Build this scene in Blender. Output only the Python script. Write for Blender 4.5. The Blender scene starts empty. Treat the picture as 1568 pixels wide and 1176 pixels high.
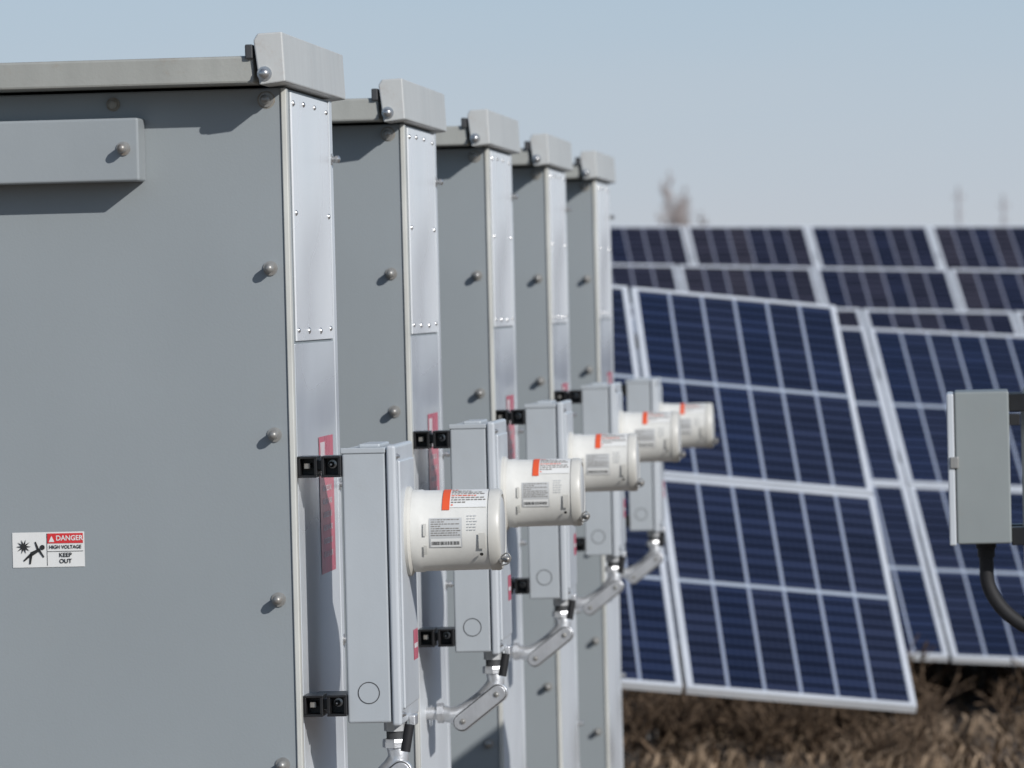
import bpy, bmesh, math, random
from mathutils import Vector, Matrix
random.seed(7)
EYE=2.3
sc=bpy.context.scene
col=sc.collection

# ------------------------------------------------------------------ materials
def newmat(name):
    m=bpy.data.materials.new(name); m.use_nodes=True
    nt=m.node_tree; b=nt.nodes['Principled BSDF']
    return m,nt,b
def paint(name,c,rough=0.45,metal=0.0,var=0.06,streak=0.08,bump=0.0,scale=3.0,tint=(0.30,0.24,0.16),dirt=0.0,bscale=60,spec=0.5,sz=0.35,warp=0.0,map3=None,dth=0.58,bdist=0.002,rband=0.0,det=6,bdet=3):
    m,nt,b=newmat(name); N=nt.nodes; L=nt.links
    tc=N.new('ShaderNodeTexCoord')
    mp=N.new('ShaderNodeMapping'); mp.inputs['Scale'].default_value=map3 or (scale*3,scale*3,scale*sz)
    L.new(tc.outputs['Object'],mp.inputs['Vector'])
    n1=N.new('ShaderNodeTexNoise'); n1.inputs['Scale'].default_value=2.2; n1.inputs['Detail'].default_value=det; n1.inputs['Roughness'].default_value=0.6
    L.new(mp.outputs[0],n1.inputs['Vector'])
    n2=N.new('ShaderNodeTexNoise'); n2.inputs['Scale'].default_value=scale*1.3; n2.inputs['Detail'].default_value=8 if det>2 else 2
    L.new(tc.outputs['Object'],n2.inputs['Vector'])
    r1=N.new('ShaderNodeMapRange'); r1.inputs[1].default_value=0.3; r1.inputs[2].default_value=0.7
    r1.inputs[3].default_value=1-streak; r1.inputs[4].default_value=1+streak
    L.new(n1.outputs[0],r1.inputs[0])
    r2=N.new('ShaderNodeMapRange'); r2.inputs[1].default_value=0.3; r2.inputs[2].default_value=0.7
    r2.inputs[3].default_value=1-var; r2.inputs[4].default_value=1+var
    L.new(n2.outputs[0],r2.inputs[0])
    mu=N.new('ShaderNodeMath'); mu.operation='MULTIPLY'; L.new(r1.outputs[0],mu.inputs[0]); L.new(r2.outputs[0],mu.inputs[1])
    vm=N.new('ShaderNodeVectorMath'); vm.operation='SCALE'; vm.inputs[0].default_value=c; L.new(mu.outputs[0],vm.inputs['Scale'])
    mix=N.new('ShaderNodeMixRGB'); mix.inputs[2].default_value=(*tint,1)
    n3=N.new('ShaderNodeTexNoise'); n3.inputs['Scale'].default_value=14; n3.inputs['Detail'].default_value=10; n3.inputs['Roughness'].default_value=0.75
    L.new(tc.outputs['Object'],n3.inputs['Vector'])
    r3=N.new('ShaderNodeMapRange'); r3.inputs[1].default_value=dth; r3.inputs[2].default_value=dth+0.17; r3.inputs[4].default_value=dirt
    L.new(n3.outputs[0],r3.inputs[0]); L.new(r3.outputs[0],mix.inputs[0]); L.new(vm.outputs[0],mix.inputs[1])
    L.new(mix.outputs[0],b.inputs['Base Color'])
    rr=N.new('ShaderNodeMapRange'); rr.inputs[3].default_value=max(0.02,rough-0.08); rr.inputs[4].default_value=rough+0.08
    L.new(n2.outputs[0],rr.inputs[0])
    if rband>0:
        rb=N.new('ShaderNodeMapRange'); rb.inputs[1].default_value=0.35; rb.inputs[2].default_value=0.65; rb.inputs[3].default_value=0; rb.inputs[4].default_value=rband
        L.new(n1.outputs[0],rb.inputs[0]); ra=N.new('ShaderNodeMath'); ra.operation='ADD'; L.new(rr.outputs[0],ra.inputs[0]); L.new(rb.outputs[0],ra.inputs[1]); L.new(ra.outputs[0],b.inputs['Roughness'])
    else: L.new(rr.outputs[0],b.inputs['Roughness'])
    b.inputs['Metallic'].default_value=metal
    b.inputs['Specular IOR Level'].default_value=spec
    last=None
    if bump>0:
        nb=N.new('ShaderNodeTexNoise'); nb.inputs['Scale'].default_value=bscale; nb.inputs['Detail'].default_value=bdet
        L.new(tc.outputs['Object'],nb.inputs['Vector'])
        bp=N.new('ShaderNodeBump'); bp.inputs['Strength'].default_value=bump; bp.inputs['Distance'].default_value=bdist
        L.new(nb.outputs[0],bp.inputs['Height']); last=bp
    if warp>0:
        nb=N.new('ShaderNodeTexNoise'); nb.inputs['Scale'].default_value=1.6; nb.inputs['Detail'].default_value=1
        L.new(tc.outputs['Object'],nb.inputs['Vector'])
        bp=N.new('ShaderNodeBump'); bp.inputs['Strength'].default_value=1.0; bp.inputs['Distance'].default_value=warp
        L.new(nb.outputs[0],bp.inputs['Height'])
        if last: L.new(last.outputs[0],bp.inputs['Normal'])
        last=bp
    if last: L.new(last.outputs[0],b.inputs['Normal'])
    return m
def flat(name,c,rough=0.5,metal=0.0):
    return paint(name,c,rough,metal,var=0.05,streak=0.03)

M_door=paint('door_grey_paint',(0.276,0.304,0.318),0.5,0,0.025,0.015,0.12,1.0,dirt=0.06,bscale=180,warp=0.012,sz=1.2)
M_plate=paint('handle_plate_paint',(0.305,0.332,0.345),0.45,0,0.03,0.015,0.1,2,dirt=0.06,bscale=150,warp=0.006,sz=1.2)
M_roof=paint('roof_paint',(0.34,0.345,0.320),0.55,0,0.08,0.06,0.2,3,tint=(0.24,0.15,0.08),dirt=0.4,bscale=120,dth=0.56)
M_cap=paint('cap_paint',(0.50,0.51,0.50),0.45,0,0.06,0.06,0.1,3,tint=(0.31,0.20,0.12),dirt=0.35,bscale=120,dth=0.58)
M_trim=paint('corner_trim_paint',(0.58,0.58,0.54),0.4,0,0.08,0.07,0.1,4,tint=(0.3,0.2,0.1),dirt=0.3)
M_side=paint('side_sheet_metal',(0.80,0.82,0.84),0.17,0.12,0.03,0.02,0.25,1.5,dirt=0.05,bscale=2.2,map3=(0.5,0.35,1.3),bdist=0.010,warp=0.03,rband=0.30,det=0.5,bdet=0,dth=0.62)
M_side2=paint('side_lower_metal',(0.66,0.69,0.72),0.15,0.2,0.05,0.04,0.25,2.0,dirt=0.10,bscale=2.2,map3=(0.5,0.4,1.2),bdist=0.010,warp=0.03,rband=0.30,det=0.5,bdet=0,dth=0.6)
M_bolt=paint('bolt_weathered',(0.32,0.315,0.30),0.42,0.45,0.15,0.1,0,20,tint=(0.20,0.135,0.085),dirt=0.6,dth=0.52)
M_bolt2=paint('bolt_bright',(0.5,0.5,0.5),0.3,0.8,0.1,0.1,0,20)
M_rust=paint('rust_stain',(0.27,0.255,0.225),0.8,0,0.2,0.2,0,20,tint=(0.21,0.14,0.085),dirt=0.8,dth=0.48)
M_box=paint('meter_box_grey',(0.43,0.462,0.488),0.42,0,0.03,0.02,0.08,3,dirt=0.07,bscale=200,warp=0.003,sz=1)
M_cover=paint('meter_cover_grey',(0.52,0.55,0.58),0.34,0,0.03,0.02,0.05,3,dirt=0.05,sz=1)
M_white=paint('meter_white_plastic',(0.67,0.665,0.63),0.36,0,0.04,0.04,0.05,6,tint=(0.48,0.45,0.39),dirt=0.22)
M_white2=paint('meter_ring_plastic',(0.58,0.57,0.53),0.4,0,0.04,0.04,0.05,6,tint=(0.38,0.33,0.26),dirt=0.4)
M_black=paint('black_strut',(0.012,0.012,0.013),0.38,0,0.2,0.2,0.1,9,tint=(0.1,0.09,0.08),dirt=0.25)
M_rubber=flat('black_rubber',(0.012,0.012,0.014),0.7)
M_alu=paint('cast_aluminium',(0.60,0.61,0.63),0.34,0.6,0.08,0.06,0.3,12,tint=(0.25,0.24,0.22),dirt=0.35,bscale=220)
M_dark=flat('dark_seam',(0.05,0.052,0.055),0.6)
M_red=flat('label_red',(0.62,0.035,0.04),0.4)
M_pink=paint('label_faded_red',(0.60,0.13,0.18),0.3,0,0.1,0.1,0,5)
M_wlab=flat('label_white',(0.74,0.74,0.72),0.4)
M_wlab2=paint('label_aged_white',(0.70,0.66,0.67),0.35,0,0.1,0.1,0,9,tint=(0.60,0.25,0.27),dirt=0.6,dth=0.5)
M_glab=flat('label_grey',(0.52,0.53,0.53),0.4)
M_orange=flat('label_orange_red',(0.76,0.11,0.04),0.4)
M_ink=flat('label_ink',(0.02,0.02,0.02),0.5)
M_ink2=flat('label_ink_faded',(0.22,0.2,0.18),0.5)
M_conc=paint('concrete',(0.33,0.32,0.3),0.85,0,0.1,0.05,0.5,3,dirt=0.3)
M_frame=flat('panel_frame_aluminium',(0.70,0.73,0.77),0.35,0.2)
M_post=flat('galvanised_post',(0.42,0.43,0.44),0.5,0.4)
M_back=flat('panel_backsheet',(0.6,0.6,0.6),0.6)
M_gbox=paint('junction_box_grey',(0.25,0.275,0.275),0.5,0,0.04,0.02,0.1,3,dirt=0.15,sz=1)

def cellmat(name,ca,cb,line):
    m,nt,b=newmat(name); N=nt.nodes; L=nt.links
    uv=N.new('ShaderNodeUVMap'); uv.uv_map='UVMap'
    sp=N.new('ShaderNodeSeparateXYZ'); L.new(uv.outputs[0],sp.inputs[0])
    def math_(op,a,bv=None,c=None):
        n=N.new('ShaderNodeMath'); n.operation=op
        for i,v in enumerate((a,bv,c)):
            if v is None: continue
            if isinstance(v,(int,float)): n.inputs[i].default_value=v
            else: L.new(v,n.inputs[i])
        return n.outputs[0]
    fu=math_('FRACT',sp.outputs[0]); fv=math_('FRACT',sp.outputs[1])
    cu=math_('MULTIPLY',fu,6.0); cv=math_('MULTIPLY',fv,20.0)
    du=math_('ABSOLUTE',math_('SUBTRACT',math_('FRACT',cu),0.5))
    dv=math_('ABSOLUTE',math_('SUBTRACT',math_('FRACT',cv),0.5))
    lu=math_('GREATER_THAN',du,0.452)
    lv=math_('GREATER_THAN',dv,0.39)
    mid=math_('LESS_THAN',math_('ABSOLUTE',math_('SUBTRACT',fv,0.5)),0.0085)
    bus=math_('GREATER_THAN',math_('ABSOLUTE',math_('SUBTRACT',math_('FRACT',math_('MULTIPLY',cu,5.0)),0.5)),0.47)
    cell=N.new('ShaderNodeCombineXYZ')
    L.new(math_('FLOOR',math_('MULTIPLY',sp.outputs[0],6.0)),cell.inputs[0]); L.new(math_('FLOOR',math_('MULTIPLY',sp.outputs[1],20.0)),cell.inputs[1])
    wn=N.new('ShaderNodeTexWhiteNoise'); wn.noise_dimensions='2D'; L.new(cell.outputs[0],wn.inputs['Vector'])
    cs=N.new('ShaderNodeCombineXYZ'); L.new(math_('FLOOR',math_('MULTIPLY',sp.outputs[0],6.0)),cs.inputs[0]); L.new(math_('FLOOR',math_('MULTIPLY',sp.outputs[1],2.0)),cs.inputs[1])
    wn2=N.new('ShaderNodeTexWhiteNoise'); wn2.noise_dimensions='2D'; L.new(cs.outputs[0],wn2.inputs['Vector'])
    mx0=N.new('ShaderNodeMixRGB'); mx0.inputs[1].default_value=(*ca,1); mx0.inputs[2].default_value=(*cb,1)
    L.new(wn2.outputs['Value'],mx0.inputs[0])
    mxv=N.new('ShaderNodeVectorMath'); mxv.operation='SCALE'; L.new(mx0.outputs[0],mxv.inputs[0])
    L.new(math_('ADD',math_('MULTIPLY',wn.outputs['Value'],0.5),0.75),mxv.inputs['Scale'])
    def mix(f,a,c):
        n=N.new('ShaderNodeMixRGB'); L.new(f,n.inputs[0]); L.new(a,n.inputs[1]); n.inputs[2].default_value=(*c,1); return n.outputs[0]
    c1=mix(math_('MULTIPLY',bus,0.35),mxv.outputs[0],(0.08,0.1,0.15))
    c1=mix(lv,c1,(0.001,0.001,0.004))
    c1=mix(lu,c1,line)  # pale gaps between cell columns, widened by ribbon glare painted into the colour
    c1=mix(mid,c1,(0.40,0.45,0.52))
    L.new(c1,b.inputs['Base Color'])
    b.inputs['Roughness'].default_value=0.25
    b.inputs['Specular IOR Level'].default_value=0.32
    return m
M_cell=cellmat('solar_cells',(0.017,0.026,0.062),(0.025,0.031,0.060),(0.29,0.33,0.42))
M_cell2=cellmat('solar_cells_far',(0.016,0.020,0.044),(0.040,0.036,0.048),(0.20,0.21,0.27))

# ------------------------------------------------------------------ mesh helpers
def obj(name,me,parent,mat=None,smooth=False):
    if mat and not me.materials: me.materials.append(mat)
    o=bpy.data.objects.new(name,me); col.objects.link(o)
    if parent: o.parent=parent
    if smooth:
        for p in me.polygons: p.use_smooth=True
    return o
def empty(name,loc=(0,0,0)):
    e=bpy.data.objects.new(name,None); e.location=loc; e.empty_display_size=0.2; col.objects.link(e); return e
def box(name,x0,x1,y0,y1,z0,z1,mat,parent,bev=0.0,seg=2):
    bm=bmesh.new(); bmesh.ops.create_cube(bm,size=1)
    for v in bm.verts:
        v.co=Vector(((x0+x1)/2+v.co.x*(x1-x0),(y0+y1)/2+v.co.y*(y1-y0),(z0+z1)/2+v.co.z*(z1-z0)))
    if bev>0: bmesh.ops.bevel(bm,geom=bm.edges[:],offset=bev,segments=seg,profile=0.5,affect='EDGES')
    me=bpy.data.meshes.new(name); bm.to_mesh(me); bm.free()
    return obj(name,me,parent,mat)
def frame_from(d):
    d=d.normalized(); a=Vector((0,0,1)) if abs(d.z)<0.9 else Vector((1,0,0))
    u=d.cross(a).normalized(); v=d.cross(u).normalized(); return d,u,v
def lathe(name,p0,axis,prof,mat,parent,seg=40,smooth=True):
    p0=Vector(p0); d,u,v=frame_from(Vector(axis)); bm=bmesh.new(); rings=[]
    for t,r in prof:
        if r<=1e-6: rings.append([bm.verts.new(p0+d*t)])
        else: rings.append([bm.verts.new(p0+d*t+(u*math.cos(a)+v*math.sin(a))*r) for a in [2*math.pi*i/seg for i in range(seg)]])
    for A,B in zip(rings,rings[1:]):
        for i in range(seg):
            j=(i+1)%seg
            try:
                if len(A)==1 and len(B)==1: break
                if len(A)==1: bm.faces.new((A[0],B[i],B[j]))
                elif len(B)==1: bm.faces.new((A[i],B[0],A[j]))
                else: bm.faces.new((A[i],B[i],B[j],A[j]))
            except ValueError: pass
    bmesh.ops.recalc_face_normals(bm,faces=bm.faces[:])
    me=bpy.data.meshes.new(name); bm.to_mesh(me); bm.free()
    o=obj(name,me,parent,mat)
    if smooth:
        me.shade_smooth() if hasattr(me,'shade_smooth') else None
        try: me.set_sharp_from_angle(angle=math.radians(35))
        except Exception: pass
    return o
def tube(name,pts,rad,mat,parent,seg=16,sub=6):
    P=[Vector(p) for p in pts]
    out=[];R=[]
    if not isinstance(rad,(list,tuple)): rad=[rad]*len(P)
    for i in range(len(P)-1):
        a=P[max(i-1,0)];b=P[i];c=P[i+1];d=P[min(i+2,len(P)-1)]
        for k in range(sub):
            t=k/sub
            out.append(0.5*((2*b)+(c-a)*t+(2*a-5*b+4*c-d)*t*t+(3*b-a-3*c+d)*t**3)); R.append(rad[i]*(1-t)+rad[i+1]*t)
    out.append(P[-1]); R.append(rad[-1])
    bm=bmesh.new(); rings=[]; u=None
    for i,p in enumerate(out):
        d=(out[min(i+1,len(out)-1)]-out[max(i-1,0)]).normalized()
        if u is None: _,u,_=frame_from(d)
        u=(u-d*u.dot(d)).normalized(); v=d.cross(u)
        rings.append([bm.verts.new(p+(u*math.cos(a)+v*math.sin(a))*R[i]) for a in [2*math.pi*k/seg for k in range(seg)]])
    for A,B in zip(rings,rings[1:]):
        for i in range(seg):
            j=(i+1)%seg; bm.faces.new((A[i],A[j],B[j],B[i]))
    bm.faces.new(rings[0][::-1]); bm.faces.new(rings[-1])
    me=bpy.data.meshes.new(name); bm.to_mesh(me); bm.free()
    o=obj(name,me,parent,mat); me.shade_smooth()
    try: me.set_sharp_from_angle(angle=math.radians(50))
    except Exception: pass
    return o
def prism(name,poly,y0,y1,mat,parent,bev=0.0):
    bm=bmesh.new(); A=[bm.verts.new((x,y0,z)) for x,z in poly]; B=[bm.verts.new((x,y1,z)) for x,z in poly]
    n=len(poly); bm.faces.new(A); bm.faces.new(B[::-1])
    for i in range(n): bm.faces.new((A[i],B[i],B[(i+1)%n],A[(i+1)%n]))
    bmesh.ops.recalc_face_normals(bm,faces=bm.faces[:])
    if bev>0: bmesh.ops.bevel(bm,geom=bm.edges[:],offset=bev,segments=2,profile=0.5,affect='EDGES')
    me=bpy.data.meshes.new(name); bm.to_mesh(me); bm.free(); return obj(name,me,parent,mat)
def quad(name,vs,mat,parent):
    me=bpy.data.meshes.new(name); me.from_pydata(vs,[],[tuple(range(len(vs)))]); return obj(name,me,parent,mat)
def text(name,s,size,mat,parent,M,sx=1.0):
    cu=bpy.data.curves.new(name,'FONT'); cu.body=s; cu.size=size; cu.align_x='CENTER'; cu.align_y='CENTER'; cu.offset=size*0.02
    o=bpy.data.objects.new(name,cu); col.objects.link(o)
    dg=bpy.context.evaluated_depsgraph_get(); me=bpy.data.meshes.new_from_object(o.evaluated_get(dg))
    bpy.data.objects.remove(o)
    me.transform(M@Matrix.Diagonal((sx,1,1,1))); me.materials.clear(); return obj(name,me,parent,mat)
def text_front(name,s,size,x,y,z,mat,parent,sx=1.0):
    return text(name,s,size,mat,parent,Matrix.Translation((x,y,z))@Matrix.Rotation(math.pi/2,4,'X'),sx)
def text_side(name,s,size,x,y,z,mat,parent,vert=False):
    M=Matrix.Translation((x,y,z))@Matrix.Rotation(math.pi/2,4,'Z')@Matrix.Rotation(math.pi/2,4,'X')
    if vert: M=M@Matrix.Rotation(math.pi/2,4,'Z')
    return text(name,s,size,mat,parent,M)
def bolt(name,p,axis,parent,mat=None,r=0.0085,l=0.024):
    mat=mat or M_bolt
    return lathe(name,p,axis,[(0,0),(0,r*1.55),(0.003,r*1.55),(0.0035,r*0.8),(l*0.45,r*0.8),(l*0.45,r),(l*0.75,r*1.02),(l*0.92,r*0.75),(l,r*0.3),(l,0)],mat,parent,seg=18)
def rivet(name,p,axis,parent,r=0.0065):
    return lathe(name,p,axis,[(0,r),(0.0025,r*0.85),(0.0042,r*0.45),(0.0048,0)],M_bolt2,parent,seg=12)

# ------------------------------------------------------------------ cabinet
Y1=10.9; S=2.285
def build_cabinet(par,first):
    box('body',-3.05,-1.425,0,0.79,-2.15,0.462,M_door,par,0.004)
    box('pad',-3.15,-1.32,-0.12,0.98,-2.37,-2.15,M_conc,par,0.01)
    box('corner_trim',-1.4318,-1.4205,-0.005,0.026,-2.14,0.461,M_trim,par,0.002)
    box('rear_trim',-1.426,-1.4215,0.742,0.792,-2.14,0.461,M_side2,par,0.001)
    box('roof',-3.07,-1.472,-0.12,0.92,0.468,0.525,M_roof,par,0.005)
    prism('roof_end_cap',[(-1.458,0.463),(-1.469,0.556),(-1.460,0.570),(-1.4085,0.572),(-1.404,0.469)],-0.135,0.92,M_cap,par,0.003)
    box('cap_bracket',-1.488,-1.4715,-0.13,-0.06,0.518,0.548,M_dark,par,0.003)
    bolt('cap_bolt',(-1.447,-0.134,0.486),(0,-1,0),par,M_bolt2,r=0.010,l=0.02)
    for i,z in enumerate([0.437,0.083,-0.267,-0.614,-0.962,-1.31,-1.66]):
        bolt('door_bolt_%d'%i,(-1.463,-0.0005,z),(0,-1,0),par,r=0.0100,l=0.034)
        bolt('door_bolt_l%d'%i,(-3.01,-0.0005,z),(0,-1,0),par,r=0.0100,l=0.034)
    bolt('top_bolt',(-1.788,-0.0005,0.436),(0,-1,0),par,M_rust,r=0.0095,l=0.02)
    lathe('rust_ring',(-1.463,-0.0003,0.437),(0,-1,0),[(0,0.019),(0.0006,0.018),(0.0006,0)],M_rust,par,20)
    box('top_plate',-2.85,-1.722,-0.09,-0.002,0.272,0.404,M_plate,par,0.005,3)
    bolt('plate_bolt',(-1.754,-0.0905,0.34),(0,-1,0),par,r=0.0096,l=0.034)
    box('side_sheet_upper',-1.4245,-1.4205,0.080,0.705,-0.072,0.455,M_side,par,0.001)
    box('side_sheet_lower',-1.4245,-1.4225,0.055,0.735,-2.1,-0.078,M_side2,par,0.0005)
    for z in (0.435,-0.052):
        for y in (0.11,0.29,0.48,0.675): rivet('rivet',(-1.4205,y+random.uniform(-.015,.015),z+random.uniform(-.004,.004)),(1,0,0),par,random.uniform(.0055,.0075))
    for y in (0.11,0.675): rivet('rivet',(-1.4205,y,0.2),(1,0,0),par)
    for z in (0.33,-0.40,-0.75,-1.1,-1.5):
        bolt('side_bolt',(-1.4215,0.767,z),(1,0,0),par,M_bolt2,r=0.0085,l=0.02)
    x=-1.4212
    quad('side_label',[(x,0.41,-0.585),(x,0.66,-0.585),(x,0.66,-0.285),(x,0.41,-0.285)],M_pink,par)
    x=-1.4208
    quad('side_label_band',[(x,0.425,-0.372),(x,0.645,-0.372),(x,0.645,-0.352),(x,0.425,-0.352)],M_wlab2,par)
    quad('side_label_panel',[(x,0.43,-0.335),(x,0.51,-0.335),(x,0.51,-0.297),(x,0.43,-0.297)],M_wlab2,par)
    for k in range(6):
        text_side('side_label_line%d'%k,'ARC FLASH HAZARD' if k%2 else 'AUTHORIZED ONLY',0.017,x,0.535,-0.40-k*0.029,M_wlab2,par)
    y=-0.0015
    quad('door_label',[(-2.027,y,-0.536),(-1.873,y,-0.536),(-1.873,y,-0.462),(-2.027,y,-0.462)],M_wlab,par)
    y=-0.0025
    quad('door_label_red',[(-1.952,y,-0.486),(-1.876,y,-0.486),(-1.876,y,-0.465),(-1.952,y,-0.465)],M_red,par)
    for (a,b_,c,d_) in [(-1.9535,-1.9525,-0.533,-0.465),(-1.952,-1.876,-0.5035,-0.5025)]:
        quad('door_label_rule',[(a,y,c),(b_,y,c),(b_,y,d_),(a,y,d_)],M_ink,par)
    y=-0.0032
    text_front('door_label_danger','DANGER',0.0150,-1.905,y,-0.4755,M_wlab,par,0.95)
    quad('door_label_tri',[(-1.949,y,-0.483),(-1.937,y,-0.483),(-1.943,y,-0.470)],M_wlab,par)
    text_front('door_label_hv','HIGH VOLTAGE',0.0105,-1.914,y,-0.494,M_ink,par,0.92)
    text_front('door_label_keep','KEEP',0.0125,-1.914,y,-0.511,M_ink,par)
    text_front('door_label_out','OUT',0.0125,-1.914,y,-0.524,M_ink,par)
    pts=[]
    for i in range(20):
        a=2*math.pi*i/20; r=0.016 if i%2==0 else 0.006
        pts.append((-2.003+math.cos(a)*r,y,-0.492+math.sin(a)*r))
    quad('pictogram_spark',pts,M_ink,par)
    def stick(nm,a,b_,w):
        a=Vector((a[0],y,a[1])); b_=Vector((b_[0],y,b_[1])); n=Vector((-(b_-a).z,0,(b_-a).x)).normalized()*w
        quad(nm,[a-n,b_-n*0.6,b_+n*0.6,a+n],M_ink,par)
    stick('pictogram_body',(-1.987,-0.508),(-1.968,-0.498),0.0045)
    stick('pictogram_leg1',(-1.987,-0.508),(-2.003,-0.522),0.003); stick('pictogram_leg2',(-1.987,-0.508),(-1.99,-0.529),0.003)
    stick('pictogram_arm1',(-1.972,-0.499),(-1.978,-0.482),0.0025); stick('pictogram_arm2',(-1.970,-0.50),(-1.960,-0.515),0.0025)
    quad('pictogram_head',[(-1.963+math.cos(t)*.0055,y,-0.494+math.sin(t)*.0055) for t in [i*math.pi/5 for i in range(10)]],M_ink,par)

def patch(name,cx_y,cz,r,x0,x1,a0,a1,mat,par,n=10):
    vs=[];fs=[]
    for i in range(n+1):
        a=math.radians(a0+(a1-a0)*i/n)
        for x in (x0,x1): vs.append((x,cx_y-math.cos(a)*r,cz+math.sin(a)*r))
    for i in range(n): fs.append((2*i,2*i+1,2*i+3,2*i+2))
    me=bpy.data.meshes.new(name); me.from_pydata(vs,[],fs); o=obj(name,me,par,mat,True); return o
def patches(name,cy,cz,items,mat,par):
    vs=[];fs=[]
    for (r,x0,x1,a0,a1) in items:
        b0=len(vs)
        for a in (a0,a1):
            t=math.radians(a)
            for x in (x0,x1): vs.append((x,cy-math.cos(t)*r,cz+math.sin(t)*r))
        fs.append((b0,b0+1,b0+3,b0+2))
    me=bpy.data.meshes.new(name); me.from_pydata(vs,[],fs); return obj(name,me,par,mat)

def build_meter(par):
    y0=0.05;y1=0.385
    box('socket_box',-1.329,-1.236,y0,y1,-0.882,-0.302,M_box,par,0.005,3)
    box('box_seam',-1.2365,-1.2335,y0+0.003,y1-0.003,-0.878,-0.305,M_dark,par)
    box('box_cover',-1.234,-1.214,y0-0.006,y1+0.006,-0.889,-0.296,M_cover,par,0.006,3)
    box('cover_panel',-1.2145,-1.2085,y0+0.03,y1-0.03,-0.855,-0.33,M_cover,par,0.003)
    box('top_hub_plate',-1.30,-1.255,0.12,0.30,-0.3025,-0.294,M_box,par,0.003)
    box('top_lip',-1.331,-1.236,y0-0.003,y0+0.004,-0.312,-0.300,M_box,par,0.002)
    lathe('knockout',(-1.283,y0+0.0005,-0.818),(0,-1,0),[(0,0.0235),(0.0012,0.0235),(0.0012,0.0215),(0,0.0215)],M_dark,par,32)
    lathe('knockout_disc',(-1.283,y0+0.001,-0.818),(0,-1,0),[(0,0.0226),(0.0012,0.0224),(0.0012,0)],M_box,par,32)
    cy=0.215; cz=-0.485
    lathe('meter_base_ring',(-1.210,cy,cz),(1,0,0),[(-0.003,0.0),(-0.003,0.096),(0.008,0.096),(0.011,0.092),(0.014,0.0885)],M_white2,par,56)
    lathe('meter_body',(-1.196,cy,cz),(1,0,0),[(0,0.088),(0.02,0.0885),(0.024,0.0865),(0.165,0.0855),(0.166,0.0835)],M_white,par,64)
    lathe('meter_end_ring',(-1.031,cy,cz),(1,0,0),[(0,0.083),(0.001,0.0875),(0.018,0.0875),(0.024,0.084),(0.026,0.076),(0.021,0.072),(0.021,0)],M_white2,par,64)
    R=0.0868
    patch('meter_top_label',cy,cz,R+.0006,-1.125,-1.033,36,84,M_wlab,par)
    patch('meter_top_label_orange',cy,cz,R+.0012,-1.128,-1.112,32,84,M_orange,par)
    it=[];io=[]
    for k in range(9):
        xx=-1.109
        while xx<-1.040:
            w=random.uniform(.003,.010); (io if k in(0,4,8) else it).append((R+.0016,xx,min(xx+w,-1.036),39+k*4.7,41+k*4.7)); xx+=w+.0022
            if random.random()<.12: break
    patches('top_label_text',cy,cz,it,M_ink2,par); patches('top_label_heading',cy,cz,io,M_orange,par)
    patch('meter_id_label',cy,cz,R+.0006,-1.155,-1.085,-22,20,M_glab,par)
    patch('meter_id_white',cy,cz,R+.0011,-1.152,-1.088,-21,-9,M_wlab,par)
    it=[]
    for k in range(8):
        xx=-1.151
        while xx<-1.092:
            w=random.uniform(.002,.009); it.append((R+.0015,xx,min(xx+w,-1.088),17-k*3.1,18.1-k*3.1)); xx+=w+.002
            if random.random()<.1: break
    patches('id_text',cy,cz,it,M_ink2,par)
    it=[];xx=-1.150
    while xx<-1.092:
        w=random.choice((.0006,.001,.0016)); it.append((R+.0016,xx,xx+w,-18,-13)); xx+=w+random.choice((.001,.0016))
    patches('barcode',cy,cz,it,M_ink,par)
    it=[]
    for k in range(6):
        xx=-1.074
        for j in range(3):
            w=random.uniform(.003,.008); it.append((R+.0008,xx,xx+w,22-k*4,23.3-k*4)); xx+=w+.002
    patches('embossed_text',cy,cz,it,M_glab,par)
    patch('meter_clip_a',cy,cz,R+.0035,-1.050,-1.036,-24,-2,M_white2,par)
    patch('meter_clip_b',cy,cz,R+.003,-1.168,-1.161,-5,12,M_white2,par)
    patch('meter_clip_c',cy,cz,R+.003,-1.168,-1.161,-32,-18,M_white2,par)
    lathe('meter_seal_hole',(-1.045,cy-0.0745,cz-0.047),(0,-1,-0.6),[(0,0),(0.0035,0.004),(0.0045,0)],M_ink,par,12)
    bolt('seal_screw',(-1.008,cy-0.05,cz-0.062),(1,-0.2,0),par,M_bolt,r=0.007,l=0.022)
    tube('seal_wire',[(-1.004,cy-0.06,cz-0.055),(-0.992,cy-0.07,cz-0.048),(-0.984,cy-0.07,cz-0.058),(-0.99,cy-0.068,cz-0.07),(-1.004,cy-0.06,cz-0.074)],0.0016,M_bolt,par,8)
    lathe('meter_glass_face',(-1.0095,cy,cz),(1,0,0),[(0,0.070),(0.002,0.070),(0.004,0.066),(0.004,0)],M_glab,par,48)
    box('cover_latch',-1.214,-1.200,0.18,0.24,-0.900,-0.877,M_alu,par,0.003)
    tube('seal_barrel',[(-1.204,0.10,-0.890),(-1.214,0.098,-0.947)],0.0105,M_rubber,par,14,2)
    x=-1.2078
    quad('cover_label',[(x,0.26,-0.765),(x,0.345,-0.765),(x,0.345,-0.70),(x,0.26,-0.70)],M_pink,par)
    quad('cover_label_text',[(x+.0004,0.27,-0.74),(x+.0004,0.335,-0.74),(x+.0004,0.335,-0.73),(x+.0004,0.27,-0.73)],M_wlab2,par)
    for z in (-0.32,-0.865): bolt('cover_screw',(-1.214,y0+0.014,z),(1,0,0),par,M_bolt2,r=0.004,l=0.008)
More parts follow.
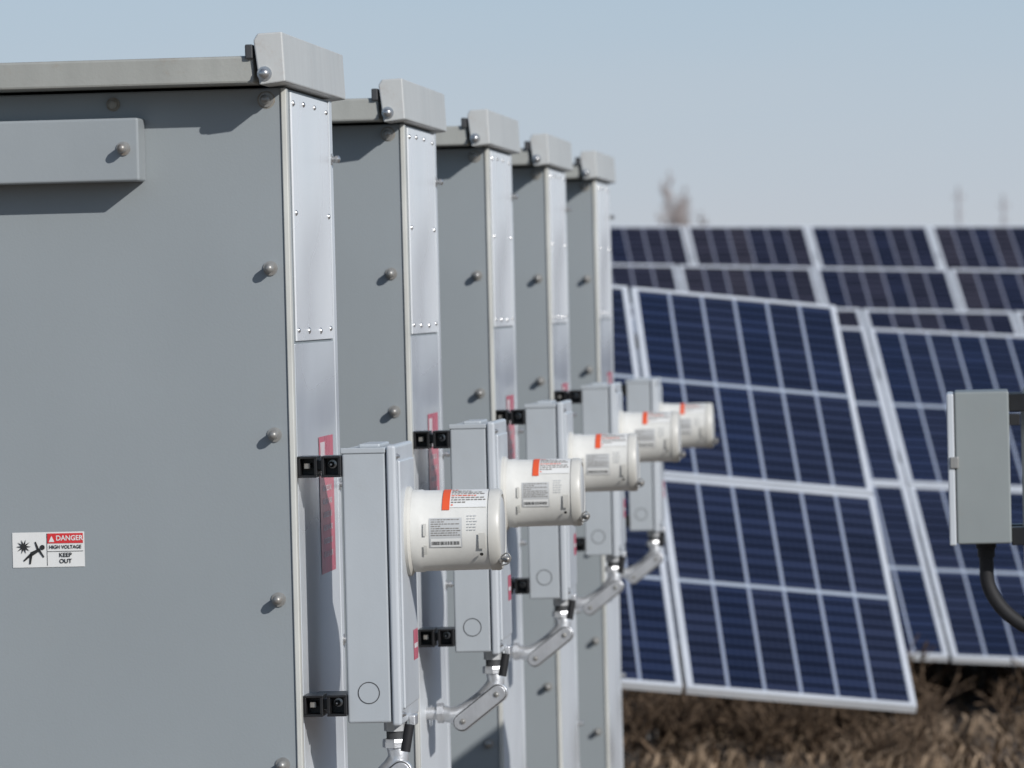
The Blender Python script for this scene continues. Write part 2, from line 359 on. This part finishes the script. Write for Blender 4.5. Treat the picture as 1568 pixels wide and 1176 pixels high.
    for z in (-0.338,-0.843):
        h=0.0225
        box('strut_bar',-1.4215,-1.3295,0.13,0.30,z-0.012,z+0.012,M_black,par,0.002)
        for (a,b_) in ((-1.4215,-1.380),(-1.371,-1.3295)):
            box('strut_top',a,b_,0.035,0.11,z+h-0.005,z+h,M_black,par,0.001)
            box('strut_bottom',a,b_,0.035,0.11,z-h,z-h+0.005,M_black,par,0.001)
            box('strut_side',a,a+0.006,0.036,0.109,z-h+0.005,z+h-0.005,M_black,par,0.001)
            box('strut_side',b_-0.006,b_,0.036,0.109,z-h+0.005,z+h-0.005,M_black,par,0.001)
            box('strut_web',a+0.005,b_-0.005,0.085,0.105,z-h+0.004,z+h-0.004,M_black,par)
        box('strut_link',-1.382,-1.369,0.05,0.10,z-0.008,z+0.014,M_black,par,0.002)
        bolt('strut_bolt',(-1.352,0.084,z+0.004),(0,-1,0),par,M_bolt2,r=0.006,l=0.03)
        box('strut_tab',-1.409,-1.396,0.05,0.084,z-0.004,z+0.008,M_bolt,par,0.001)
    cx=-1.245; yy=0.20
    lathe('hub_collar',(cx,yy,-0.881),(0,0,-1),[(0,0.031),(0.006,0.031),(0.010,0.025),(0.030,0.025),(0.031,0.019)],M_post,par,8,False)
    lathe('conduit_nipple',(cx,yy,-0.905),(0,0,-1),[(0,0.020),(0.035,0.020)],M_dark,par,24)
    lathe('hub_nut',(cx,yy,-0.928),(0,0,-1),[(0,0.016),(0,0.0275),(0.006,0.029),(0.018,0.029),(0.020,0.022)],M_alu,par,8,False)
    tube('pulling_elbow',[(cx,yy,-0.94),(cx+0.004,yy,-0.968),(cx-0.010,yy,-1.000),(cx-0.045,yy,-1.032),(cx-0.085,yy,-1.052),(cx-0.115,yy,-1.052),(cx-0.135,yy,-1.047)],[0.0215,0.0225,0.029,0.030,0.027,0.021,0.020],M_alu,par,20)
    lathe('elbow_nut',(cx-0.132,yy,-1.047),(-1,0,0),[(0,0.016),(0,0.026),(0.016,0.026),(0.018,0.02)],M_alu,par,8,False)
    lathe('conduit_stub',(cx-0.145,yy,-1.047),(-1,0,0),[(0,0.017),(0.037,0.017)],M_alu,par,20)
    a=Vector((cx+0.020,0,-0.990)); b_=Vector((cx-0.090,0,-1.075)); d=(b_-a).normalized(); n=Vector((-d.z,0,d.x))
    def stad(w,ya,yb,nm,mat,sh=0.0):
        poly=[]
        A=a+d*sh;B=b_-d*sh
        for i in range(13):
            t=math.pi*i/12; p=B+(n*math.cos(t)+d*math.sin(t))*w; poly.append((p.x,p.z))
        for i in range(13):
            t=math.pi*i/12; p=A+(-n*math.cos(t)-d*math.sin(t))*w; poly.append((p.x,p.z))
        prism(nm,poly,ya,yb,mat,par,0.0015)
    stad(0.0245,yy-0.034,yy-0.008,'elbow_cover_flange',M_alu,0.010)
    stad(0.0225,yy-0.0358,yy-0.0338,'elbow_gasket',M_dark,0.010)
    stad(0.0195,yy-0.040,yy-0.0356,'elbow_cover',M_alu,0.009)
    for p in (a+d*0.014,b_-d*0.014): bolt('elbow_screw',(p.x,yy-0.040,p.z),(0,-1,0),par,M_bolt,r=0.0045,l=0.006)

zj=[0,-0.008,-0.006,0.008,-0.012]
def dup(par_src,name,loc,rz=0.0):
    e=empty(name,loc); e.rotation_euler=(0,0,rz)
    for ch in list(par_src.children):
        o=ch.copy(); col.objects.link(o); o.parent=e
    return e
c1=empty('electrical_cabinet',(0,Y1,EYE)); build_cabinet(c1,True)
m1=empty('electric_meter',(0,Y1,EYE)); build_meter(m1)
for k in range(1,5):
    dup(c1,'electrical_cabinet',(random.uniform(-.006,.006),Y1+S*k,EYE+random.uniform(-.006,.004)))
    dup(m1,'electric_meter',(random.uniform(-.004,.004),Y1+S*k,EYE+zj[k]),0)

# ------------------------------------------------------------------ junction box on a pole (right)
jb=empty('junction_box',(0,13.9,EYE))
box('box_lid',-0.068,-0.050,-0.004,0.304,-0.675,-0.272,M_cover,jb,0.004)
box('lid_seam',-0.051,-0.0475,0.002,0.298,-0.668,-0.276,M_dark,jb)
box('box_body',-0.048,0.096,0,0.30,-0.672,-0.268,M_gbox,jb,0.005,3)
box('lid_latch',-0.062,-0.040,-0.010,0.0,-0.47,-0.44,M_bolt,jb,0.002)
for z in (-0.30,-0.655):
    box('strut_arm',0.0965,0.16,0.03,0.09,z-0.024,z+0.024,M_black,jb,0.003)
    box('strut_arm_back',0.0965,0.16,0.2,0.26,z-0.024,z+0.024,M_black,jb,0.003)
box('strut_mid_tab',0.0965,0.125,0.02,0.05,-0.36,-0.33,M_rubber,jb,0.002)
lathe('pole',(0.168,0.15,-2.36),(0,0,1),[(0,0.04),(2.06,0.04),(2.10,0.03),(2.10,0)],M_post,jb,28)
tube('flexible_conduit',[(0.028,0.15,-0.672),(0.028,0.15,-0.73),(0.032,0.15,-0.79),(0.065,0.15,-0.85),(0.125,0.15,-0.90),(0.22,0.15,-0.94),(0.34,0.15,-1.05),(0.36,0.15,-1.6),(0.36,0.15,-2.4)],0.019,M_rubber,jb,16,8)
lathe('conduit_hub',(0.028,0.15,-0.670),(0,0,-1),[(0,0.027),(0.02,0.027),(0.022,0.023),(0.045,0.023),(0.046,0.018)],M_rubber,jb,20)

# ------------------------------------------------------------------ ground
def sstep(a,b_,x):
    t=max(0,min(1,(x-a)/(b_-a))); return t*t*(3-2*t)
def gh(x,y): return EYE-2.36+0.72*sstep(25,48,y)+0.03*math.sin(x*1.3+y*0.7)*sstep(20,24,y)
xs=[-2500,-800,-300,-120,-60,-30]+[i*0.8 for i in range(-25,30)]+[30,60,120,300,800,2500]
ys=[-400,-100,-30,-10,0]+[i*0.8 for i in range(1,75)]+[65,75,90,120,180,300,600,1200,4000]
vs=[(x,y,gh(x,y)) for y in ys for x in xs]; nx=len(xs)
fs=[(j*nx+i,j*nx+i+1,(j+1)*nx+i+1,(j+1)*nx+i) for j in range(len(ys)-1) for i in range(nx-1)]
me=bpy.data.meshes.new('ground'); me.from_pydata(vs,[],fs)
M_ground=paint('dry_soil',(0.16,0.12,0.085),0.95,0,0.3,0.1,0.8,1.0,tint=(0.05,0.035,0.025),dirt=0.8,bscale=20,sz=3)
obj('ground',me,None,M_ground,True)

# ------------------------------------------------------------------ solar arrays
def table(anchor,uvec,c0,c1,from_top,postoff=0.0,v0=(0.114,-0.854,-0.509),cell=None):
    u=Vector(uvec).normalized(); v=Vector(v0); v=(v-u*v.dot(u)).normalized(); n=u.cross(v)
    if n.z<0: n=-n
    e=empty('solar_panel_array',anchor)
    W=1.0;P=1.02;H=1.68;HP=1.70
    bm=bmesh.new(); uvl=bm.loops.layers.uv.new('UVMap')
    def P3(a,b_,c): return u*a+v*(b_-from_top)+n*c
    def bx(a0,a1,b0,b1,c0_,c1_,mi):
        V=[bm.verts.new(P3(a,b_,c)) for a in (a0,a1) for b_ in (b0,b1) for c in (c0_,c1_)]
        for f in ((0,1,3,2),(4,6,7,5),(0,4,5,1),(2,3,7,6),(0,2,6,4),(1,5,7,3)):
            F=bm.faces.new([V[i] for i in f]); F.material_index=mi
    t=0.026
    for k in range(c0,c1):
        for r in range(2):
            j=random.uniform(-.004,.004)
            a0=k*P+0.01;a1=a0+W;b0=r*HP+0.01+j;b1=b0+H
            bx(a0,a1,b0,b0+t,-0.035,0,1); bx(a0,a1,b1-t,b1,-0.035,0,1)
            bx(a0,a0+t,b0+t,b1-t,-0.035,0,1); bx(a1-t,a1,b0+t,b1-t,-0.035,0,1)
            V=[bm.verts.new(P3(a,b_,-0.004)) for a,b_ in ((a0+t,b0+t),(a1-t,b0+t),(a1-t,b1-t),(a0+t,b1-t))]
            F=bm.faces.new(V); F.material_index=0
            kk=k+50;rr=r+3
            for lp,uvc in zip(F.loops,((kk+.004,rr+.996),(kk+.996,rr+.996),(kk+.996,rr+.004),(kk+.004,rr+.004))): lp[uvl].uv=uvc
            V=[bm.verts.new(P3(a,b_,-0.03)) for a,b_ in ((a0+t,b0+t),(a1-t,b0+t),(a1-t,b1-t),(a0+t,b1-t))]
            F=bm.faces.new(V); F.material_index=2
    bmesh.ops.recalc_face_normals(bm,faces=[f for f in bm.faces if f.material_index==1])
    me=bpy.data.meshes.new('modules'); bm.to_mesh(me); bm.free()
    for m in (cell or M_cell,M_frame,M_back): me.materials.append(m)
    obj('modules',me,e)
    bm=bmesh.new()
    for b_ in (0.4,1.3,2.1,3.0):
        bx(c0*P,c1*P,b_-0.02,b_+0.02,-0.10,-0.037,0)
    me=bpy.data.meshes.new('purlins'); bm.to_mesh(me); bm.free(); obj('purlins',me,e,M_post)
    k=c0+0.5+postoff; i=0
    while k<c1:
        a=P3(k*P,0.15,-0.14); b2=P3(k*P,3.25,-0.14); tube('rafter_%d'%i,[a,b2],0.035,M_post,e,6,1)
        for q in (0.9,2.6):
            p=P3(k*P,q,-0.14); w=p+Vector(anchor); g=gh(w.x,w.y)-0.2-anchor[2]
            box('post_%d'%i,p.x-0.045,p.x+0.045,p.y-0.03,p.y+0.03,g,p.z,M_post,e,0.004)
        k+=2; i+=1
    return e
cA=Vector((-0.945,23.8,-0.859+EYE)); uA=Vector((0.975,0.198,-0.115))
table(cA-uA.normalized()*0.51,uA,-3,1,1.70,0)
table(Vector((-0.370,28.9,-1.058+EYE)),(0.977,0.197,-0.071),-2,5,1.70,0,(0.140,-0.850,-0.509))
table(Vector((-0.715,34.4,-0.095+EYE)),(0.98,0.197,-0.042),-4,6,0,0,cell=M_cell2)
table(Vector((-1.153,38.8,0.21+EYE)),(0.98,0.19,-0.038),-5,7,0,0,(0.16,-0.850,-0.505),M_cell2)
table(Vector((-1.33,43.2,0.578+EYE)),(0.98,0.19,-0.022),-5,8,0,0,cell=M_cell2)

# ------------------------------------------------------------------ dry vegetation
def vegmat(name,ca,cb):
    m,nt,b=newmat(name); N=nt.nodes;L=nt.links
    at=N.new('ShaderNodeAttribute'); at.attribute_name='Col'
    rp=N.new('ShaderNodeMixRGB'); rp.inputs[1].default_value=(*ca,1); rp.inputs[2].default_value=(*cb,1)
    L.new(at.outputs['Fac'],rp.inputs[0]); L.new(rp.outputs[0],b.inputs['Base Color']); b.inputs['Roughness'].default_value=0.9
    b.inputs['Specular IOR Level'].default_value=0.1
    return m
M_grass=vegmat('dry_grass_straw',(0.055,0.036,0.023),(0.50,0.38,0.27))  # dark end of the straw puts a shadowed look into the colour
M_twig=vegmat('dry_twigs',(0.022,0.016,0.012),(0.17,0.12,0.083))
M_tree=vegmat('bare_tree_hazed',(0.36,0.31,0.295),(0.48,0.42,0.40))  # bark tones paled, so the distance haze sits in the colour
def setcol(me,cols):
    at=me.color_attributes.new('Col','FLOAT_COLOR','POINT')
    for i,c in enumerate(cols): at.data[i].color=(c,c,c,1)
def blades(count,area,hmin,hmax,wid,name):
    vs=[];fs=[];cols=[]
    clumps=[(random.uniform(area[0],area[1]),random.uniform(area[2],area[3]),random.random()**1.6) for _ in range(count//45)]
    for cx,cy,cc in clumps:
        sp=random.uniform(.08,.3); hh=random.uniform(hmin,hmax)*random.choice((.4,.7,1))
        for _ in range(45):
            x=cx+random.gauss(0,sp);y=cy+random.gauss(0,sp);g=gh(x,y)-0.02
            h=hh*random.uniform(.4,1.1); a=random.uniform(0,2*math.pi); ln=random.uniform(.3,1.6)*h
            w=wid*random.uniform(.5,1.4); pa=random.uniform(0,math.pi); px=math.cos(pa)*w;py=math.sin(pa)*w
            dx=math.cos(a)*ln;dy=math.sin(a)*ln;b0=len(vs)
            vs+= [(x-px,y-py,g),(x+px,y+py,g),(x+dx*.35+px*.8,y+dy*.35+py*.8,g+h*.6),(x+dx*.35-px*.8,y+dy*.35-py*.8,g+h*.6),(x+dx,y+dy,g+h*(.95-.3*min(2,ln/h)))]
            fs+= [(b0,b0+1,b0+2,b0+3),(b0+3,b0+2,b0+4)]
            c=min(1,max(0,cc*.9+random.uniform(-.2,.35))); cols+=[c*.3,c*.3,c,c,c]  # blade roots darkened in colour, as shade inside the clump
    me=bpy.data.meshes.new(name); me.from_pydata(vs,[],fs); setcol(me,cols); return obj(name,me,None,M_grass)
blades(42000,(-5,7,21.6,36),0.13,0.42,0.009,'dry_grass')
def branchy(name,seedn,trunk_h,levels,spread,r0,mat,multi=1,minr=0.004,ratio=0.72,nchild=4,up=0.25):
    rnd=random.Random(seedn); vs=[];fs=[];cols=[]
    def seg(a,b_,ra,rb,c):
        d,u,v=frame_from(b_-a); b0=len(vs)
        for p,r in ((a,ra),(b_,rb)):
            for k in range(3):
                t=2*math.pi*k/3; q=p+(u*math.cos(t)+v*math.sin(t))*r; vs.append(tuple(q)); cols.append(c)
        for k in range(3): fs.append((b0+k,b0+(k+1)%3,b0+3+(k+1)%3,b0+3+k))
    def grow(p,d,l,r,lv):
        q=p; n=3
        for i in range(n):
            d2=(d+Vector((rnd.gauss(0,.12),rnd.gauss(0,.12),rnd.gauss(0,.06)+up*0.12))).normalized()
            q2=q+d2*l/n; seg(q,q2,max(minr,r*(1-i/n*.4)),max(minr*.8,r*(1-(i+1)/n*.4)),rnd.uniform(.1,1)); q=q2; d=d2
            if lv>0 and i>=(1 if lv==levels else 0):
                for _ in range(nchild if i==n-1 else max(1,nchild//2)):
                    dd=(d+Vector((rnd.gauss(0,spread),rnd.gauss(0,spread),rnd.gauss(up,spread*.6)))).normalized()
                    grow(q,dd,l*ratio*rnd.uniform(.7,1.1),r*.55,lv-1)
    for m in range(multi):
        dd=Vector((rnd.gauss(0,.05 if multi==1 else .45),rnd.gauss(0,.05 if multi==1 else .45),1)).normalized()
        grow(Vector((rnd.gauss(0,.03*multi),rnd.gauss(0,.03*multi),-.1)),dd,trunk_h*(1 if multi==1 else rnd.uniform(.6,1)),r0,levels)
    me=bpy.data.meshes.new(name); me.from_pydata(vs,[],fs); setcol(me,cols); me.materials.append(mat); return me
shr=[branchy('dry_shrub',s,0.40,2,0.55,0.013,M_twig,9,0.0045,0.7,4,0.2) for s in (1,2,3)]
for i in range(60):
    x=random.uniform(-2.2,4.5); y=random.uniform(25.4,34)
    o=obj('dry_shrub',shr[i%3],None); o.location=(x,y,gh(x,y)); o.rotation_euler=(0,0,random.uniform(0,6.28)); s=random.uniform(.6,1.2); o.scale=(s,s,s*random.uniform(.7,1.0))
# distant bare trees: an upright central leader with whorls of rising side branches that shorten upwards
def leader_tree(seedn,H):
    rnd=random.Random(seedn); vs=[];fs=[];cols=[]
    def seg(a,b_,ra,rb):
        d,u,v=frame_from(b_-a); b0=len(vs); c=rnd.uniform(.1,1)
        for p,r in ((a,ra),(b_,rb)):
            for k in range(3):
                t=2*math.pi*k/3; vs.append(tuple(p+(u*math.cos(t)+v*math.sin(t))*r)); cols.append(c)
        for k in range(3): fs.append((b0+k,b0+(k+1)%3,b0+3+(k+1)%3,b0+3+k))
    def twig(p,d,l,r,lv):
        q=p
        for i in range(4):
            d=(d+Vector((rnd.gauss(0,.14),rnd.gauss(0,.14),.10+rnd.gauss(0,.06)))).normalized()
            q2=q+d*l/4; seg(q,q2,max(.010,r*(1-i*.2)),max(.009,r*(.8-i*.2))); q=q2
            if lv>0:
                for _ in range(2):
                    dd=(d+Vector((rnd.gauss(0,.55),rnd.gauss(0,.55),rnd.gauss(.2,.3)))).normalized(); twig(q,dd,l*rnd.uniform(.35,.6),r*.5,lv-1)
    p=Vector((0,0,0)); n=16
    for i in range(n):
        t=i/n; q=p+Vector((rnd.gauss(0,.05),rnd.gauss(0,.05),H/n)); seg(p,q,.13*(1-t)+.02,.13*(1-t-1/n)+.02); p=q
        if t>.22:
            for _ in range(3):
                a=rnd.uniform(0,6.28); L=(1.05-t)*H*.30*rnd.uniform(.6,1.2)
                twig(p,Vector((math.cos(a),math.sin(a),rnd.uniform(.5,1.2))).normalized(),L,.04*(1.1-t),2)
    me=bpy.data.meshes.new('bare_tree'); me.from_pydata(vs,[],fs); setcol(me,cols); me.materials.append(M_tree); return me
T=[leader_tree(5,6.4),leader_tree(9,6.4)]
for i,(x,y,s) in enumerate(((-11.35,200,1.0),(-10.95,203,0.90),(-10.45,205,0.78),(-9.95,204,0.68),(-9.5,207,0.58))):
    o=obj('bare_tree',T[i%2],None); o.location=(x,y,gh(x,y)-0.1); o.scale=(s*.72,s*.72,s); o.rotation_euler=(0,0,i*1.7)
M_wood=flat('hazed_wood',(0.40,0.40,0.42),0.9)  # wood lightened for the far poles, haze put into its colour
for (x,h,s) in ((-0.5,7.6,1),(2.05,7.1,1)):
    e=empty('utility_pole',(x,300,gh(x,300)))
    lathe('pole',(0,0,0),(0,0,1),[(0,0.15),(h,0.10),(h,0)],M_wood,e,10)
    box('crossarm',-0.36,0.36,-0.05,0.05,h-0.72,h-0.62,M_wood,e)
    box('crossarm_low',-0.27,0.27,-0.05,0.05,h-1.6,h-1.5,M_wood,e)
    for q in (-0.3,0,0.3): lathe('insulator',(q,0,h-0.62),(0,0,1),[(0,0.05),(0.15,0.04),(0.15,0)],M_wood,e,8)

# ------------------------------------------------------------------ light
sun_dir=Vector((0.626,-0.626,0.455)).normalized()
el=math.asin(sun_dir.z)
w=bpy.data.worlds.new('World'); sc.world=w; w.use_nodes=True
nt=w.node_tree; bg=nt.nodes['Background']
sky=nt.nodes.new('ShaderNodeTexSky'); sky.sky_type='NISHITA'; sky.sun_disc=False
sky.sun_elevation=el; sky.sun_rotation=math.radians(135); sky.air_density=1.0; sky.dust_density=0.6; sky.ozone_density=2.5; sky.altitude=0
# low-altitude haze layer of a pale spring sky, blended into the physical sky by elevation
tc=nt.nodes.new('ShaderNodeTexCoord'); sp=nt.nodes.new('ShaderNodeSeparateXYZ'); nt.links.new(tc.outputs['Generated'],sp.inputs[0])
nz=nt.nodes.new('ShaderNodeTexNoise'); nz.inputs['Scale'].default_value=3; nz.inputs['Detail'].default_value=4
mpw=nt.nodes.new('ShaderNodeMapping'); mpw.inputs['Scale'].default_value=(1.5,1.5,9); nt.links.new(tc.outputs['Generated'],mpw.inputs[0]); nt.links.new(mpw.outputs[0],nz.inputs['Vector'])
ad=nt.nodes.new('ShaderNodeMath'); ad.operation='MULTIPLY_ADD'; nt.links.new(nz.outputs[0],ad.inputs[0]); ad.inputs[1].default_value=0.035; nt.links.new(sp.outputs[2],ad.inputs[2])
ramp=nt.nodes.new('ShaderNodeValToRGB'); cr=ramp.color_ramp
mr=nt.nodes.new('ShaderNodeMapRange'); mr.inputs[1].default_value=0.0; mr.inputs[2].default_value=0.5; nt.links.new(ad.outputs[0],mr.inputs[0]); nt.links.new(mr.outputs[0],ramp.inputs[0])
cr.elements[0].position=0.03; cr.elements[0].color=(0.545,0.575,0.635,1)
cr.elements[1].position=1.0; cr.elements[1].color=(0.16,0.28,0.46,1)
e2=cr.elements.new(0.10); e2.color=(0.485,0.560,0.650,1)
e3=cr.elements.new(0.19); e3.color=(0.40,0.530,0.660,1)
e4=cr.elements.new(0.45); e4.color=(0.27,0.41,0.58,1)
vm=nt.nodes.new('ShaderNodeVectorMath'); vm.operation='SCALE'; vm.inputs['Scale'].default_value=1/0.09; nt.links.new(ramp.outputs[0],vm.inputs[0])
mx=nt.nodes.new('ShaderNodeMixRGB'); mr2=nt.nodes.new('ShaderNodeMapRange'); mr2.inputs[1].default_value=0.15; mr2.inputs[2].default_value=0.5; mr2.inputs[3].default_value=0.92; mr2.inputs[4].default_value=0.0
nt.links.new(sp.outputs[2],mr2.inputs[0]); nt.links.new(mr2.outputs[0],mx.inputs[0]); nt.links.new(sky.outputs[0],mx.inputs[1]); nt.links.new(vm.outputs[0],mx.inputs[2])
nt.links.new(mx.outputs[0],bg.inputs[0]); bg.inputs[1].default_value=0.09
sl=bpy.data.lights.new('sun','SUN'); sl.energy=3.55; sl.angle=math.radians(0.6); sl.color=(1,0.972,0.935)
so=bpy.data.objects.new('sun',sl); col.objects.link(so); so.rotation_euler=(-sun_dir).to_track_quat('-Z','Y').to_euler(); so.location=(5,-5,8)

# ------------------------------------------------------------------ camera
cd=bpy.data.cameras.new('camera'); cam=bpy.data.objects.new('camera',cd); col.objects.link(cam)
cd.sensor_width=36; cd.lens=8000/1568*36; cd.clip_end=6000; cd.clip_start=0.5
cam.location=(0,0,EYE)
cam.matrix_world=Matrix.Translation((0,0,EYE))@Matrix.Rotation(math.radians(5.03),4,'Z')@Matrix.Rotation(math.radians(90-0.9),4,'X')@Matrix.Rotation(math.radians(-1.4),4,'Z')
cd.dof.use_dof=True; cd.dof.focus_distance=11.5; cd.dof.aperture_fstop=7.4
sc.camera=cam
sc.view_settings.view_transform='Standard'; sc.view_settings.look='None'; sc.view_settings.exposure=0
